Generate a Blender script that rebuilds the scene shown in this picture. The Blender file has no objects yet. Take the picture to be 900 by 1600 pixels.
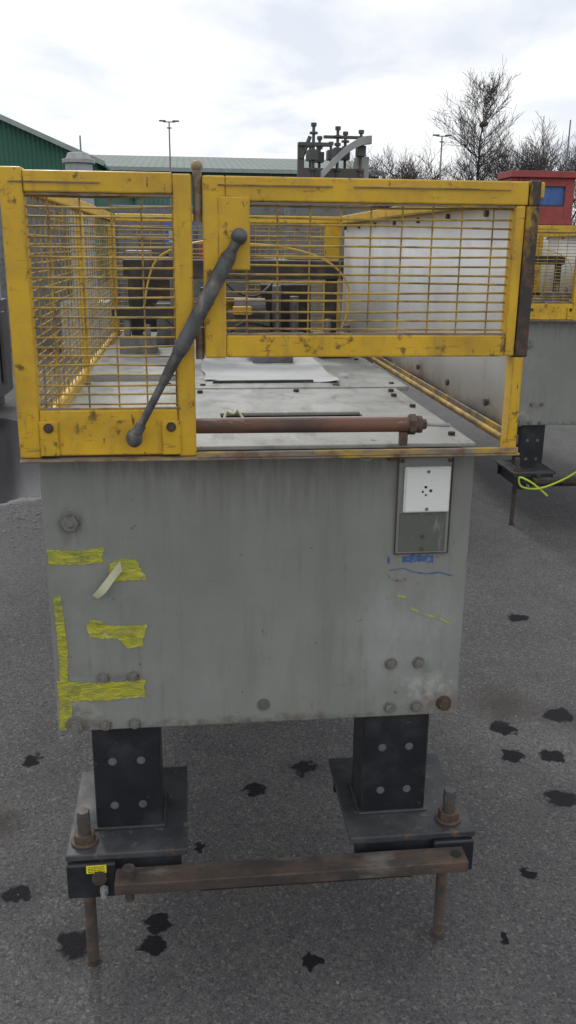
import bpy, bmesh, math, random
from mathutils import Matrix, Vector
R=random.Random(7)
scene=bpy.context.scene
col=scene.collection
scene.view_settings.view_transform='Standard'; scene.view_settings.look='None'; scene.view_settings.exposure=0

# ---------------------------------------------------------------- materials
def newmat(name):
    m=bpy.data.materials.new(name); m.use_nodes=True
    nt=m.node_tree; b=nt.nodes["Principled BSDF"]
    return m,nt,b
def node(nt,t,**kw):
    n=nt.nodes.new(t)
    for k,v in kw.items(): setattr(n,k,v)
    return n
def noise(nt,vec,scale,detail=4,rough=.55,dist=0):
    n=node(nt,"ShaderNodeTexNoise"); n.inputs["Scale"].default_value=scale
    n.inputs["Detail"].default_value=detail; n.inputs["Roughness"].default_value=rough
    n.inputs["Distortion"].default_value=dist
    nt.links.new(vec,n.inputs["Vector"]); return n.outputs["Fac"]
def ramp(nt,fac,a,b,c0=0.0,c1=1.0):
    n=node(nt,"ShaderNodeMapRange"); n.clamp=True
    n.inputs[1].default_value=a; n.inputs[2].default_value=b
    n.inputs[3].default_value=c0; n.inputs[4].default_value=c1
    nt.links.new(fac,n.inputs[0]); return n.outputs[0]
def mix(nt,fac,a,b,blend='MIX'):
    n=node(nt,"ShaderNodeMix",data_type='RGBA',blend_type=blend)
    if isinstance(fac,(int,float)): n.inputs[0].default_value=fac
    else: nt.links.new(fac,n.inputs[0])
    for i,v in ((6,a),(7,b)):
        if isinstance(v,tuple): n.inputs[i].default_value=(v[0],v[1],v[2],1)
        else: nt.links.new(v,n.inputs[i])
    return n.outputs[2]
def mth(nt,op,a,b=None):
    n=node(nt,"ShaderNodeMath",operation=op)
    for i,v in enumerate((a,b)):
        if v is None: continue
        if isinstance(v,(int,float)): n.inputs[i].default_value=v
        else: nt.links.new(v,n.inputs[i])
    return n.outputs[0]
def coords(nt,scale=(1,1,1),loc=(0,0,0)):
    t=node(nt,"ShaderNodeTexCoord"); mp=node(nt,"ShaderNodeMapping")
    mp.inputs["Scale"].default_value=scale; mp.inputs["Location"].default_value=loc
    nt.links.new(t.outputs["Object"],mp.inputs["Vector"]); return mp.outputs[0]
def paint(name,base,layers=(),rough=.5,metal=0,var=.12,varscale=3,bump=.15,bscale=60,spec=.5,edge=None,zones=()):
    """layers: (colour, noise scale, low, high, stretch, strength); edge: (colour, radius, amount) worn edges;
       zones: (centre, radius, colour, noise scale, low, high, stretch, strength) local grime"""
    m,nt,b=newmat(name)
    c=coords(nt)
    v=noise(nt,c,varscale,5)
    lo=tuple(x*(1-var) for x in base); hi=tuple(min(1,x*(1+var)) for x in base)
    cc=mix(nt,ramp(nt,v,.3,.7),lo,hi)
    for i,(lc,sc,a,bb,st,amt) in enumerate(layers):
        c2=coords(nt,st,(i*3.7,i*1.3,i*2.1))
        f=ramp(nt,noise(nt,c2,sc,6,.65),a,bb,0,amt)
        cc=mix(nt,f,cc,lc)
    for i,(ctr,rad,lc,sc,a,bb,st,amt) in enumerate(zones):
        c3=coords(nt)
        sub=node(nt,"ShaderNodeVectorMath",operation='SUBTRACT'); nt.links.new(c3,sub.inputs[0]); sub.inputs[1].default_value=ctr
        dv=node(nt,"ShaderNodeVectorMath",operation='DIVIDE'); nt.links.new(sub.outputs[0],dv.inputs[0]); dv.inputs[1].default_value=rad
        ln=node(nt,"ShaderNodeVectorMath",operation='LENGTH'); nt.links.new(dv.outputs[0],ln.inputs[0])
        fall=ramp(nt,ln.outputs["Value"],.2,1.0,1,0)
        f=ramp(nt,mth(nt,'MULTIPLY',noise(nt,coords(nt,st,(i*5.1,0,i*2.7)),sc,6,.7),mth(nt,'ADD',mth(nt,'MULTIPLY',fall,.5),.5)),a,bb,0,amt)
        f=mth(nt,'MULTIPLY',f,ramp(nt,fall,0,.25))
        cc=mix(nt,f,cc,lc)
    if edge:
        ec,er,ea=edge
        bv=node(nt,"ShaderNodeBevel"); bv.samples=4; bv.inputs["Radius"].default_value=er
        ge=node(nt,"ShaderNodeNewGeometry"); dt=node(nt,"ShaderNodeVectorMath",operation='DOT_PRODUCT')
        nt.links.new(bv.outputs[0],dt.inputs[0]); nt.links.new(ge.outputs["Normal"],dt.inputs[1])
        em=ramp(nt,dt.outputs["Value"],.80,.985,1,0)
        nz=ramp(nt,noise(nt,coords(nt,ST,(9,3,1)),22,5,.7),.42,.58)
        cc=mix(nt,mth(nt,'MULTIPLY',mth(nt,'MULTIPLY',em,nz),ea),cc,ec)
    nt.links.new(cc,b.inputs["Base Color"])
    rr=ramp(nt,noise(nt,c,varscale*4,4),.3,.7,max(.02,rough-.12),min(1,rough+.12))
    nt.links.new(rr,b.inputs["Roughness"]); b.inputs["Metallic"].default_value=metal
    b.inputs["Specular IOR Level"].default_value=spec
    if bump:
        bn=node(nt,"ShaderNodeBump"); bn.inputs["Strength"].default_value=bump; bn.inputs["Distance"].default_value=.002
        nt.links.new(noise(nt,c,bscale,5,.6),bn.inputs["Height"]); nt.links.new(bn.outputs[0],b.inputs["Normal"])
    return m
ST=(1,1,1)
YEL=paint("yellow_paint",(.64,.39,.018),[((.40,.235,.03),9,.48,.75,ST,.7),((.30,.19,.05),14,.55,.72,(3,3,.5),.5),((.10,.055,.025),26,.60,.67,ST,.85),((.05,.04,.03),70,.65,.69,(1,1,.35),.8),((.12,.09,.06),45,.61,.68,(.4,1,2.5),.6)],rough=.45,var=.14,varscale=6,edge=((.09,.05,.03),.006,.95))
YELW=paint("worn_yellow_wire",(.44,.285,.035),[((.14,.095,.05),16,.43,.60,ST,.88)],rough=.5)
YELWORN=paint("scraped_yellow_paint",(.46,.30,.045),[((.20,.175,.15),14,.38,.52,(.5,1,1),.95),((.15,.08,.05),30,.5,.62,(.5,1,1),.9)],rough=.6,var=.2)
RUSTYBLK=paint("rusty_blackened_steel",(.045,.036,.03),[((.42,.26,.02),12,.54,.60,(1,1,.4),.9),((.12,.062,.035),35,.48,.6,ST,.9)],rough=.65,bump=.5)
GREY=paint("grey_machine_paint",(.26,.27,.25),[((.21,.215,.19),1.6,.45,.7,ST,.5),((.08,.075,.06),34,.71,.75,ST,.85),((.18,.17,.145),5,.56,.8,(3.5,1,.5),.6)],rough=.45,var=.07,bump=.10,bscale=25)
PANEL=paint("grey_front_panel_paint",(.240,.250,.232),
  [((.185,.190,.172),2.2,.42,.72,ST,.65),((.19,.185,.16),9,.50,.76,(2.6,1,.45),.6),((.29,.30,.285),4,.55,.75,(1.5,1,.6),.4),((.165,.16,.14),14,.55,.75,(4,1,.25),.5),
   ((.08,.07,.055),42,.68,.715,ST,.85),((.10,.085,.065),85,.68,.72,(1.6,1,.35),.7),((.38,.39,.37),55,.68,.72,(.5,1,2.2),.5),((.09,.08,.06),16,.69,.72,(.35,1,3),.55),((.38,.39,.37),20,.69,.715,(2.5,1,.3),.5)],
  rough=.42,var=.09,bump=.14,bscale=18,edge=((.10,.065,.045),.005,.9),
  zones=[((.47,0,.80),(.20,1,.26),(.42,.44,.42),9,.32,.66,(1.5,1,.7),.50),((.52,0,.70),(.12,1,.10),(.50,.51,.49),26,.42,.62,ST,.5),
         ((-.22,0,.92),(.16,1,.28),(.33,.34,.30),11,.34,.66,ST,.45),((-.26,0,.68),(.12,1,.12),(.40,.40,.34),24,.38,.60,ST,.5),
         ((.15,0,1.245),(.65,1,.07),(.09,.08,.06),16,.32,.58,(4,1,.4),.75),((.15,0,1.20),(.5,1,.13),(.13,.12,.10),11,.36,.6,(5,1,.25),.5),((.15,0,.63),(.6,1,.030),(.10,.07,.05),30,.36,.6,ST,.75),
         ((.55,0,.66),(.07,1,.07),(.17,.10,.065),30,.36,.62,ST,.8),((-.25,0,.645),(.06,1,.06),(.11,.085,.065),30,.34,.6,ST,.8),((.08,0,1.05),(.3,1,.2),(.195,.198,.18),3,.3,.6,ST,.5),
         ((-.246,0,1.10),(.05,1,.07),(.10,.09,.07),22,.34,.6,(2,1,.5),.6),((-.165,0,.745),(.07,1,.04),(.12,.10,.08),30,.36,.6,ST,.6)])
GREYTOP=paint("grey_top_plate",(.32,.33,.315),[((.46,.47,.46),3,.42,.68,(2,.6,1),.7),((.14,.13,.11),7,.54,.70,(2.5,.7,1),.75),((.08,.06,.045),40,.62,.70,ST,.8),((.52,.52,.51),24,.62,.7,(3,.4,1),.5)],rough=.38,var=.12,bump=.25,edge=((.10,.08,.06),.004,.9))
DKGREY=paint("dark_grey_green_paint",(.11,.12,.10),[((.34,.34,.32),22,.58,.66,(1,1,.3),.7),((.3,.3,.28),60,.62,.68,ST,.6)],rough=.5)
BLACK=paint("black_machine_paint",(.016,.018,.023),[((.06,.065,.07),6,.5,.75,ST,.7),((.12,.07,.045),38,.66,.72,ST,.8),((.17,.17,.17),55,.70,.74,(.4,1,2),.7),((.16,.16,.15),12,.60,.8,(.6,1,.6),.4)],rough=.42,var=.2,bump=.3,edge=((.14,.12,.11),.004,.7))
BASEBLK=paint("black_base_plate_paint",(.034,.038,.044),[((.09,.09,.09),8,.42,.68,ST,.7),((.16,.09,.05),22,.60,.70,ST,.8),((.17,.165,.155),45,.60,.69,ST,.65)],rough=.6,var=.2,bump=.35,edge=((.14,.09,.06),.004,.8))
RUST=paint("rusty_steel",(.082,.058,.046),[((.17,.095,.055),9,.50,.68,(.4,1,1),.75),((.036,.032,.030),16,.42,.58,(.6,1,1),.88),((.20,.18,.165),14,.54,.69,(.4,1,1),.65)],rough=.8,var=.25,bump=.8,edge=((.19,.15,.125),.003,.5))
RUSTDK=paint("dark_rusty_rod",(.060,.045,.037),[((.13,.085,.055),20,.5,.66,ST,.7),((.03,.027,.025),14,.48,.62,ST,.8)],rough=.7,var=.25,bump=.5)
BOLT=paint("bolt_steel",(.19,.19,.175),[((.13,.085,.055),60,.50,.64,ST,.8),((.34,.34,.32),40,.6,.7,ST,.5)],rough=.5,metal=.2)
BOLTR=paint("rusty_bolt_steel",(.11,.075,.056),[((.05,.04,.034),60,.48,.64,ST,.8),((.20,.125,.075),30,.58,.68,ST,.6)],rough=.7,metal=.2)
COPPER=paint("brown_painted_pipe",(.165,.080,.055),[((.48,.45,.42),9,.57,.62,(.35,1,1),.85),((.06,.042,.035),14,.43,.62,(.5,1,1),.85)],rough=.65,metal=0,bump=.25)
STRUT=paint("gas_strut_grey",(.10,.105,.11),[((.28,.25,.20),26,.53,.65,(1,1,.5),.8),((.035,.035,.035),14,.48,.6,ST,.7)],rough=.5,metal=.2)
WHITEPL=paint("white_plastic",(.78,.78,.76),[((.58,.56,.52),30,.62,.74,ST,.5)],rough=.3,var=.02,bump=0)
HOLE=paint("dark_hole",(.012,.012,.012),rough=.8,bump=0)
ALU=paint("white_metal_sheet",(.60,.61,.61),[((.44,.44,.435),2.5,.42,.7,(1,1.6,.5),.7),((.32,.31,.29),12,.58,.74,(1,.5,2.5),.5),((.30,.28,.25),22,.66,.72,(1,1,.4),.6),((.25,.23,.2),60,.69,.73,ST,.6)],rough=.42,var=.06,bump=.25,bscale=4,
  zones=[((.684,1.0,1.27),(1,1.6,.07),(.25,.21,.17),20,.34,.6,ST,.6)])
PAPER=paint("paper_sheet",(.48,.49,.50),[((.36,.37,.38),6,.45,.7,ST,.6)],rough=.5,var=.07,bump=.4,bscale=14)
GRIMEBLK=paint("oily_black_steel",(.035,.033,.032),[((.14,.09,.06),18,.5,.68,ST,.7)],rough=.4,metal=.3)
MGREY=paint("machine_part_grey",(.16,.165,.165),[((.07,.06,.05),14,.5,.66,ST,.7),((.3,.3,.29),30,.62,.72,ST,.5)],rough=.5,metal=.2)
MDARK=paint("machine_part_dark",(.075,.078,.078),[((.12,.08,.05),14,.5,.66,ST,.7),((.2,.2,.19),30,.62,.72,ST,.5)],rough=.5,metal=.2)
MLIGHT=paint("galvanised_grey",(.33,.345,.35),[((.18,.18,.18),8,.5,.7,ST,.6),((.14,.10,.07),20,.6,.7,(1,1,.4),.6)],rough=.5,metal=.15)
BLUE=paint("blue_paint",(.05,.13,.36),[((.03,.05,.12),10,.5,.7,ST,.6)],rough=.5)
REDP=paint("red_paint",(.31,.055,.05),[((.20,.05,.04),4,.45,.7,ST,.7),((.42,.2,.18),9,.60,.72,(1,1,.4),.5)],rough=.6)
DKRED=paint("dark_interior",(.05,.04,.05),rough=.7,bump=0)
YLAB=paint("yellow_label",(.8,.72,.03),rough=.4,var=.02,bump=0)
BLKINK=paint("black_ink",(.02,.02,.02),rough=.5,bump=0)
CORD=paint("lime_cord",(.55,.72,.05),rough=.6,bump=0)
HOSE=paint("yellow_hose",(.50,.32,.03),rough=.4,bump=0)
BARK=paint("bark",(.085,.072,.068),rough=.9,bump=0)
POLE=paint("galvanised_pole",(.24,.25,.26),rough=.5,metal=.2,bump=0)
BLUEINK=paint("blue_crayon",(.045,.11,.26),[((.22,.24,.25),60,.54,.62,ST,.8)],rough=.7,bump=0)
REDINK=paint("red_crayon",(.22,.09,.08),[((.23,.24,.22),70,.5,.55,ST,.9)],rough=.7,bump=0)
YINK=paint("yellow_crayon",(.36,.38,.12),[((.25,.26,.24),60,.46,.54,ST,.95)],rough=.7,bump=0)

def tape_mat():
    m,nt,b=newmat("yellow_adhesive_tape")
    c=coords(nt)
    cc=mix(nt,ramp(nt,noise(nt,coords(nt,(1,1,3)),24,5,.6,.6),.35,.68),(.50,.49,.03),(.29,.31,.08))
    cc=mix(nt,ramp(nt,noise(nt,c,45,4),.60,.7,0,.6),cc,(.70,.67,.26))
    nt.links.new(cc,b.inputs["Base Color"]); b.inputs["Roughness"].default_value=.35
    bn=node(nt,"ShaderNodeBump"); bn.inputs["Strength"].default_value=.9; bn.inputs["Distance"].default_value=.005
    nt.links.new(noise(nt,coords(nt,(.6,1,1.6)),38,3,.5,1.5),bn.inputs["Height"]); nt.links.new(bn.outputs[0],b.inputs["Normal"])
    al=ramp(nt,noise(nt,c,24,5,.65),.32,.46,.45,.95)
    nt.links.new(al,b.inputs["Alpha"])
    return m
TAPE=tape_mat()
TAPEBACK=paint("tape_pale_back",(.50,.50,.33),rough=.5,bump=.6,bscale=40)

def cladding(name,base,pitch,dark,rough=.6):
    m,nt,b=newmat(name)
    t=node(nt,"ShaderNodeTexCoord"); w=node(nt,"ShaderNodeTexWave",wave_type='BANDS',bands_direction='X',wave_profile='SIN')
    w.inputs["Scale"].default_value=pitch; nt.links.new(t.outputs["Object"],w.inputs["Vector"])
    cc=mix(nt,ramp(nt,w.outputs["Fac"],.05,.35),dark,base)
    cc=mix(nt,ramp(nt,noise(nt,coords(nt,(1,1,.3)),.5,5),.4,.7,0,.35),cc,tuple(x*.6 for x in base))
    nt.links.new(cc,b.inputs["Base Color"]); b.inputs["Roughness"].default_value=rough
    b.inputs["Specular IOR Level"].default_value=.3
    bn=node(nt,"ShaderNodeBump"); bn.inputs["Strength"].default_value=.6; bn.inputs["Distance"].default_value=.04
    nt.links.new(w.outputs["Fac"],bn.inputs["Height"]); nt.links.new(bn.outputs[0],b.inputs["Normal"])
    return m
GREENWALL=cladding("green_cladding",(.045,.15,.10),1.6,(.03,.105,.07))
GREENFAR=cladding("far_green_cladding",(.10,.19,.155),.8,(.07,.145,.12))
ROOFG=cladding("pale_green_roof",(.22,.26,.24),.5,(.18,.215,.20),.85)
GUTTER=paint("gutter_pale",(.28,.33,.31),rough=.6,bump=0)

# ---------------------------------------------------------------- builders
def empty(name,loc=(0,0,0)):
    e=bpy.data.objects.new(name,None); e.location=loc; col.objects.link(e); e.empty_display_size=.2; return e
def spline(pts,k=8):
    P=[Vector(p) for p in pts]; P=[P[0]]+P+[P[-1]]; out=[]
    for i in range(1,len(P)-2):
        for j in range(k):
            t=j/k; a,b,c,d=P[i-1],P[i],P[i+1],P[i+2]
            out.append(.5*((2*b)+(c-a)*t+(2*a-5*b+4*c-d)*t*t+(3*b-a-3*c+d)*t**3))
    out.append(P[-2]); return out
class MB:
    def __init__(s): s.bm=bmesh.new()
    def box(s,lo,hi,rot=None,c=None):
        g=bmesh.ops.create_cube(s.bm,size=1)["verts"]
        for v in g:
            v.co=Vector([(lo[i]+hi[i])/2+v.co[i]*(hi[i]-lo[i]) for i in range(3)])
        if rot:
            bmesh.ops.rotate(s.bm,verts=g,cent=c or [(lo[i]+hi[i])/2 for i in range(3)],matrix=rot)
        return s
    def cyl(s,a,b,r,r2=None,n=16,caps=True):
        a=Vector(a); b=Vector(b); d=b-a; L=d.length
        if L<1e-6: return s
        q=d.to_track_quat('Z','Y').to_matrix().to_4x4()
        M=Matrix.Translation((a+b)/2)@q
        bmesh.ops.create_cone(s.bm,cap_ends=caps,segments=n,radius1=r,radius2=r if r2 is None else r2,depth=L,matrix=M); return s
    def sph(s,c,r,n=14,sc=(1,1,1)):
        bmesh.ops.create_uvsphere(s.bm,u_segments=n,v_segments=n//2+2,radius=r,matrix=Matrix.Translation(c)@Matrix.Diagonal((*sc,1))); return s
    def poly(s,pts,thick=0,nrm=(0,-1,0)):
        vs=[s.bm.verts.new(p) for p in pts]; f=s.bm.faces.new(vs)
        if thick:
            r=bmesh.ops.extrude_face_region(s.bm,geom=[f]); 
            for v in r["geom"]:
                if isinstance(v,bmesh.types.BMVert): v.co+=Vector(nrm)*thick
        return s
    def tube(s,pts,r,n=8):
        for i in range(len(pts)-1):
            s.cyl(pts[i],pts[i+1],r,n=n)
            if i: s.sph(pts[i],r,8)
        return s
    def done(s,name,mat,parent=None,bevel=0,smooth=False,seg=2):
        bmesh.ops.recalc_face_normals(s.bm,faces=s.bm.faces[:])
        me=bpy.data.meshes.new(name); s.bm.to_mesh(me); s.bm.free()
        me.materials.append(mat)
        o=bpy.data.objects.new(name,me); col.objects.link(o)
        if parent: o.parent=parent
        if smooth:
            for p in me.polygons: p.use_smooth=True
            try: me.set_sharp_from_angle(angle=math.radians(40))
            except Exception: pass
        if bevel:
            bv=o.modifiers.new("bevel",'BEVEL'); bv.width=bevel; bv.segments=seg; bv.limit_method='ANGLE'; bv.angle_limit=math.radians(40)
        return o

def wire_panel(mb,axis,pos,a0,a1,z0,z1,hp,vp,r=.0020,jit=.0018):
    """welded mesh: horizontals every hp, verticals every vp; axis 'x' panel lies in y=pos, 'y' panel lies in x=pos"""
    def P(a,z,off=0): return (a,pos+off,z) if axis=='x' else (pos+off,a,z)
    z=z0+hp*.6
    while z<z1:
        j=R.uniform(-jit,jit)
        m=(a0+a1)/2
        p=[P(a0,z+j),P(m,z+j+R.uniform(-jit,jit)*1.3,R.uniform(-.003,.003)),P(a1,z+R.uniform(-jit,jit))]
        mb.cyl(p[0],p[1],r,n=6,caps=False); mb.cyl(p[1],p[2],r,n=6,caps=False); z+=hp
    a=a0+vp*.7
    while a<a1:
        mb.cyl(P(a+R.uniform(-jit,jit),z0,2*r),P(a+R.uniform(-jit,jit),z1,2*r),r*.85,n=6,caps=False); a+=vp
def hexbolt(mb,x,z,y,r=.012,h=.008,w=True):
    if w: mb.cyl((x,y,z),(x,y-.002,z),r*1.35,n=20)
    a=R.uniform(0,1)
    g0=len(mb.bm.verts)
    mb.cyl((x,y-.002,z),(x,y-.002-h,z),r,n=6)
    mb.bm.verts.ensure_lookup_table()
    bmesh.ops.rotate(mb.bm,verts=mb.bm.verts[g0:],cent=(x,y,z),matrix=Matrix.Rotation(a,3,'Y'))
    mb.cyl((x,y-.002-h,z),(x,y-.004-h,z),r*.45,n=10)

# ---------------------------------------------------------------- machine
def build_machine(name,loc,detail=True):
    E=empty(name,loc)
    m=MB(); m.box((-.288,.012,.655),(.575,2.75,1.236)); m.done("cabinet_body",GREY,E,.004)
    m=MB(); m.box((-.300,-.002,.628),(.592,.0115,1.2455))
    m.done("front_panel",PANEL,E,.0025)
    m=MB(); m.box((.5765,.014,.64),(.590,2.73,1.235)); m.box((-.3,.014,.64),(-.2895,2.73,1.235)); m.done("side_panels",GREY,E,.002)
    if not detail:
        m=MB()
        for (y,z) in ((.35,1.0),(.55,.98),(.9,1.08),(.4,.75),(1.2,.8)): m.cyl((-.3005,y,z),(-.309,y,z),.014,n=6)
        m.box((-.302,1.0,.7),(-.3005,1.5,1.15))
        m.done("side_bolts",BOLT,E)
    m=MB()
    z0,z1=1.2465,1.256
    m.box((-.02,.02,z0),(.60,.335,z1)); m.box((-.02,.335,z0),(.075,.395,z1)); m.box((.42,.335,z0),(.60,.395,z1)); m.box((-.02,.395,z0),(.60,.765,z1))
    m.box((-.02,.775,z0),(.64,1.45,z1+.003)); m.box((-.02,1.46,z0),(.64,2.2,z1))
    m.box((-.325,.02,z0),(-.03,.90,z1+.004)); m.box((-.325,.93,z0),(-.03,1.72,z1+.022)); m.box((-.325,1.74,z0),(-.03,2.2,z1+.012))
    m.done("top_plates",GREYTOP,E,.0025)
    m=MB(); m.box((.06,.32,1.2372),(.45,.42,1.2382)); m.done("slot_opening",HOLE,E)
    m=MB()
    for (x,y) in ((.03,.70),(.3,.71),(.57,.70),(.57,.45),(.57,.1),(.04,.82),(.60,.83),(.6,1.4),(-.29,.85),(-.06,.85),(-.29,.1),(.56,.62)):
        m.cyl((x,y,1.256),(x,y,1.2635),.008,n=8)
    m.done("top_plate_screws",GRIMEBLK,E)
    # ---- guard cage
    y0,y1=-.048,-.014
    m=MB()
    m.box((-.326,y0,1.252),(-.285,y1,1.779)); m.box((-.022,y0,1.252),(.012,y1,1.772))
    m.box((-.285,y0+.001,1.737),(-.022,y1,1.774)); m.box((-.285,y0+.001,1.256),(-.022,y1,1.345))
    m.done("guard_left_frame",YEL,E,.003)
    m=MB()
    m.box((.032,y0,1.443),(.073,y1,1.770)); m.box((.621,y0,1.445),(.641,y1,1.7265))
    m.box((.073,y0+.001,1.727),(.645,y1,1.770)); m.box((.073,y0+.001,1.444),(.621,y1,1.486))
    m.box((.060,y0-.003,1.605),(.118,y0+.003,1.735))
    m.done("guard_gate_frame",YEL,E,.003)
    m=MB(); m.box((.6425,-.050,1.4432),(.668,-.012,1.7262)); m.box((.6465,-.050,1.7264),(.668,-.012,1.772)); m.done("guard_right_post",RUSTYBLK,E,.003)
    m=MB(); m.box((.640,-.050,1.253),(.661,-.012,1.4428)); m.done("guard_right_post_lower",YEL,E,.002)
    m=MB()
    for (a,b) in (((-.281,1.7325),(-.022,1.7365)),((-.281,1.3455),(-.022,1.3485)),((.12,1.7225),(.621,1.7265)),((.073,1.4865),(.621,1.4895))):
        m.box((a[0],y0+.004,a[1]),(b[0],y0+.012,b[1]))
    for x,w in ((-.31,.16),(.06,.21),(.31,.3)): m.box((x,y0-.0028,1.7535),(x+w,y0-.0003,1.7555))
    m.done("guard_frame_trim",YELWORN,E)
    m=MB(); m.box((-.325,-.065,1.2465),(.665,-.0125,1.2515)); m.box((.013,-.0665,1.2516),(.66,-.060,1.264)); 
    m.done("guard_bottom_rail",YELWORN,E,.002)
    m=MB()
    zt=1.772
    m.box((-.326,y1+.001,1.742),(-.300,2.22,zt)); m.box((-.326,y1+.001,1.26),(-.300,2.22,1.285))
    m.box((-.326,2.20,1.286),(-.296,2.23,1.741)); m.box((-.326,1.05,1.286),(-.304,1.075,1.741))
    m.box((-.295,2.2,1.742),(.66,2.23,zt)); m.box((-.295,2.2,1.26),(.66,2.23,1.29)); m.box((.12,2.2,1.291),(.15,2.23,1.741)); m.box((.60,2.2,1.291),(.665,2.23,1.741))
    m.box((.655,-.011,1.742),(.690,2.19,1.772))
    m.done("guard_side_frames",YEL,E,.003)
    m=MB(); m.box((.652,-.011,1.257),(.674,2.19,1.263)); m.box((.674,-.011,1.257),(.680,2.19,1.277)); m.done("guard_right_rail",YELWORN,E,.002)
    m=MB(); m.cyl((.648,.0,1.272),(.648,2.19,1.272),.006,n=12); m.done("guard_right_rail_tube",YELW,E,smooth=True)
    m=MB()
    wire_panel(m,'x',-.028,-.287,-.02,1.344,1.738,.0180,.056)
    wire_panel(m,'x',-.028,.072,.622,1.485,1.728,.0172,.0590)
    m.done("guard_front_mesh",YELW,E)
    m=MB()
    wire_panel(m,'y',-.312,-.01,2.2,1.285,1.742,.0185,.075)
    wire_panel(m,'x',2.215,-.30,.60,1.29,1.742,.0185,.056)
    m.done("guard_side_mesh",YELW,E)
    m=MB(); 
    n=26
    vs=[]
    for i in range(n+1):
        y=.06+2.14*i/n; w=.0035*math.sin(i*.9)+.002*math.sin(i*2.3)
        vs.append([m.bm.verts.new((.684+w,y,1.262)),m.bm.verts.new((.684-w*.6,y,1.5)),m.bm.verts.new((.686,y,1.768))])
    for i in range(n):
        for k in range(2): m.bm.faces.new((vs[i][k],vs[i+1][k],vs[i+1][k+1],vs[i][k+1]))
    o=m.done("guard_side_sheet",ALU,E,smooth=True); so=o.modifiers.new("s",'SOLIDIFY'); so.thickness=.002
    m=MB()
    for i in range(7):
        y=.2+i*.31
        m.cyl((.680,y,1.31),(.672,y,1.31),.008,n=6)
        m.cyl((.683,y+.1,1.725),(.675,y+.1,1.725),.008,n=6)
    m.done("side_sheet_bolts",BOLTR,E)
    m=MB(); m.cyl((.023,-.031,1.69),(.023,-.031,1.783),.0085,n=14); m.sph((.023,-.031,1.786),.011); m.cyl((.023,-.031,1.44),(.023,-.031,1.5),.0085,n=14)
    m.done("gate_hinge",YELWORN,E,smooth=True)
    m=MB()
    for x in (-.268,-.036):
        m.box((x-.018,y0-.006,1.257),(x+.018,y0-.001,1.325))
    m.done("guard_straps",YEL,E,.002)
    m=MB()
    for x in (-.268,-.036): hexbolt(m,x,1.312,y0-.006,.007,.006)
    m.done("guard_strap_bolts",BOLTR,E)
    # ---- legs & feet
    for side,(xa,xb,ba,bb,sx) in enumerate(((-.235,-.084,-.296,-.026,-.258),(.385,.541,.345,.640,.589))):
        nm="left" if side==0 else "right"
        m=MB(); m.box((xa,.032,.352),(xb,.155,.66)); m.done("leg_%s"%nm,BLACK,E,.006,seg=3)
        m=MB()
        cx=(xa+xb)/2
        for dx in (-.032,.032):
            for zz in (.412,.527):
                m.cyl((cx+dx,.0316,zz),(cx+dx,.0306,zz),.0095,n=18); m.cyl((cx+dx,.0305,zz),(cx+dx,.0285,zz),.006,n=6)
        m.done("leg_bolt_holes_%s"%nm,MGREY,E)
        m=MB(); m.box((xa-.006,.026,.3504),(xb+.006,.162,.3555)); m.done("leg_weld_%s"%nm,BASEBLK,E,.003)
        m=MB(); m.box((ba,-.058,.334),(bb,.275,.350))
        m.done("base_plate_%s"%nm,BASEBLK,E,.003)
        m=MB(); m.box((ba+.012,-.052,.262),(bb-.014,-.036,.3335)); m.box((ba+.012,.245,.262),(bb-.014,.262,.3335)); m.box((ba+.03,-.036,.255),(bb-.03,.245,.3335))
        m.box((ba+.002,-.07,.245),(ba+.11,-.0525,.333)) if side==0 else m.box((bb-.10,-.07,.25),(bb-.004,-.0525,.333))
        m.done("base_block_%s"%nm,BLACK,E,.004)
        m=MB(); m.cyl((sx,.006,.245),(sx,.006,.0),.0128,n=16)
        for i in range(42): m.cyl((sx,.006,.012+i*.0055),(sx,.006,.0145+i*.0055),.0142,.0128,n=14)
        m.cyl((sx,.006,.0),(sx,.006,.005),.018,n=16)
        m.done("levelling_rod_%s"%nm,RUSTDK,E)
        m=MB(); m.cyl((sx,-.008,.3505),(sx,-.008,.357),.031,n=24); m.cyl((sx,-.008,.357),(sx,-.008,.375),.0255,n=6); m.done("levelling_nut_%s"%nm,BOLTR,E,.0015)
        m=MB(); m.cyl((sx,-.008,.375),(sx,-.008,.425),.0145,n=16); m.cyl((sx,-.008,.400),(sx,-.008,.430),.0165,.0145,n=6); m.done("levelling_stud_%s"%nm,MDARK,E,.001)
    # tie bar
    m=MB(); m.box((-.185,-.128,.294),(.605,-.0715,.322)); 
    o=m.done("tie_bar",RUST,E,.003)
    m=MB(); m.box((.0,-.112,.278),(.48,-.0755,.2935)); m.box((-.05,-.072,.262),(.40,-.0595,.29)); m.done("tie_bar_lower",GRIMEBLK,E,.002)
    m=MB(); m.cyl((.583,-.10,.3222),(.583,-.10,.3232),.0125,n=20); m.done("tie_bar_hole",HOLE,E)
    m=MB(); m.cyl((-.155,-.10,.322),(-.155,-.10,.345),.014,n=8); m.cyl((-.155,-.10,.292),(-.155,-.10,.26),.010,n=12); m.done("tie_bar_pin",RUST,E,.001)
    m=MB(); m.cyl((-.222,-.0705,.300),(-.222,-.078,.300),.017,n=20); m.done("base_washer",RUST,E,.001)
    m=MB(); m.cyl((-.212,-.078,.275),(-.212,-.09,.275),.010,n=6); m.cyl((-.212,-.09,.275),(-.212,-.105,.275),.006,n=12); m.cyl((-.212,-.088,.262),(-.212,-.088,.28),.007,n=8); m.done("base_small_bolt",MLIGHT,E)
    # ---- bolts on panel
    m=MB(); Y=-.002
    hexbolt(m,-.246,1.108,Y,.0175,.012); hexbolt(m,-.262,.645,Y,.0165,.012)
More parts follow.
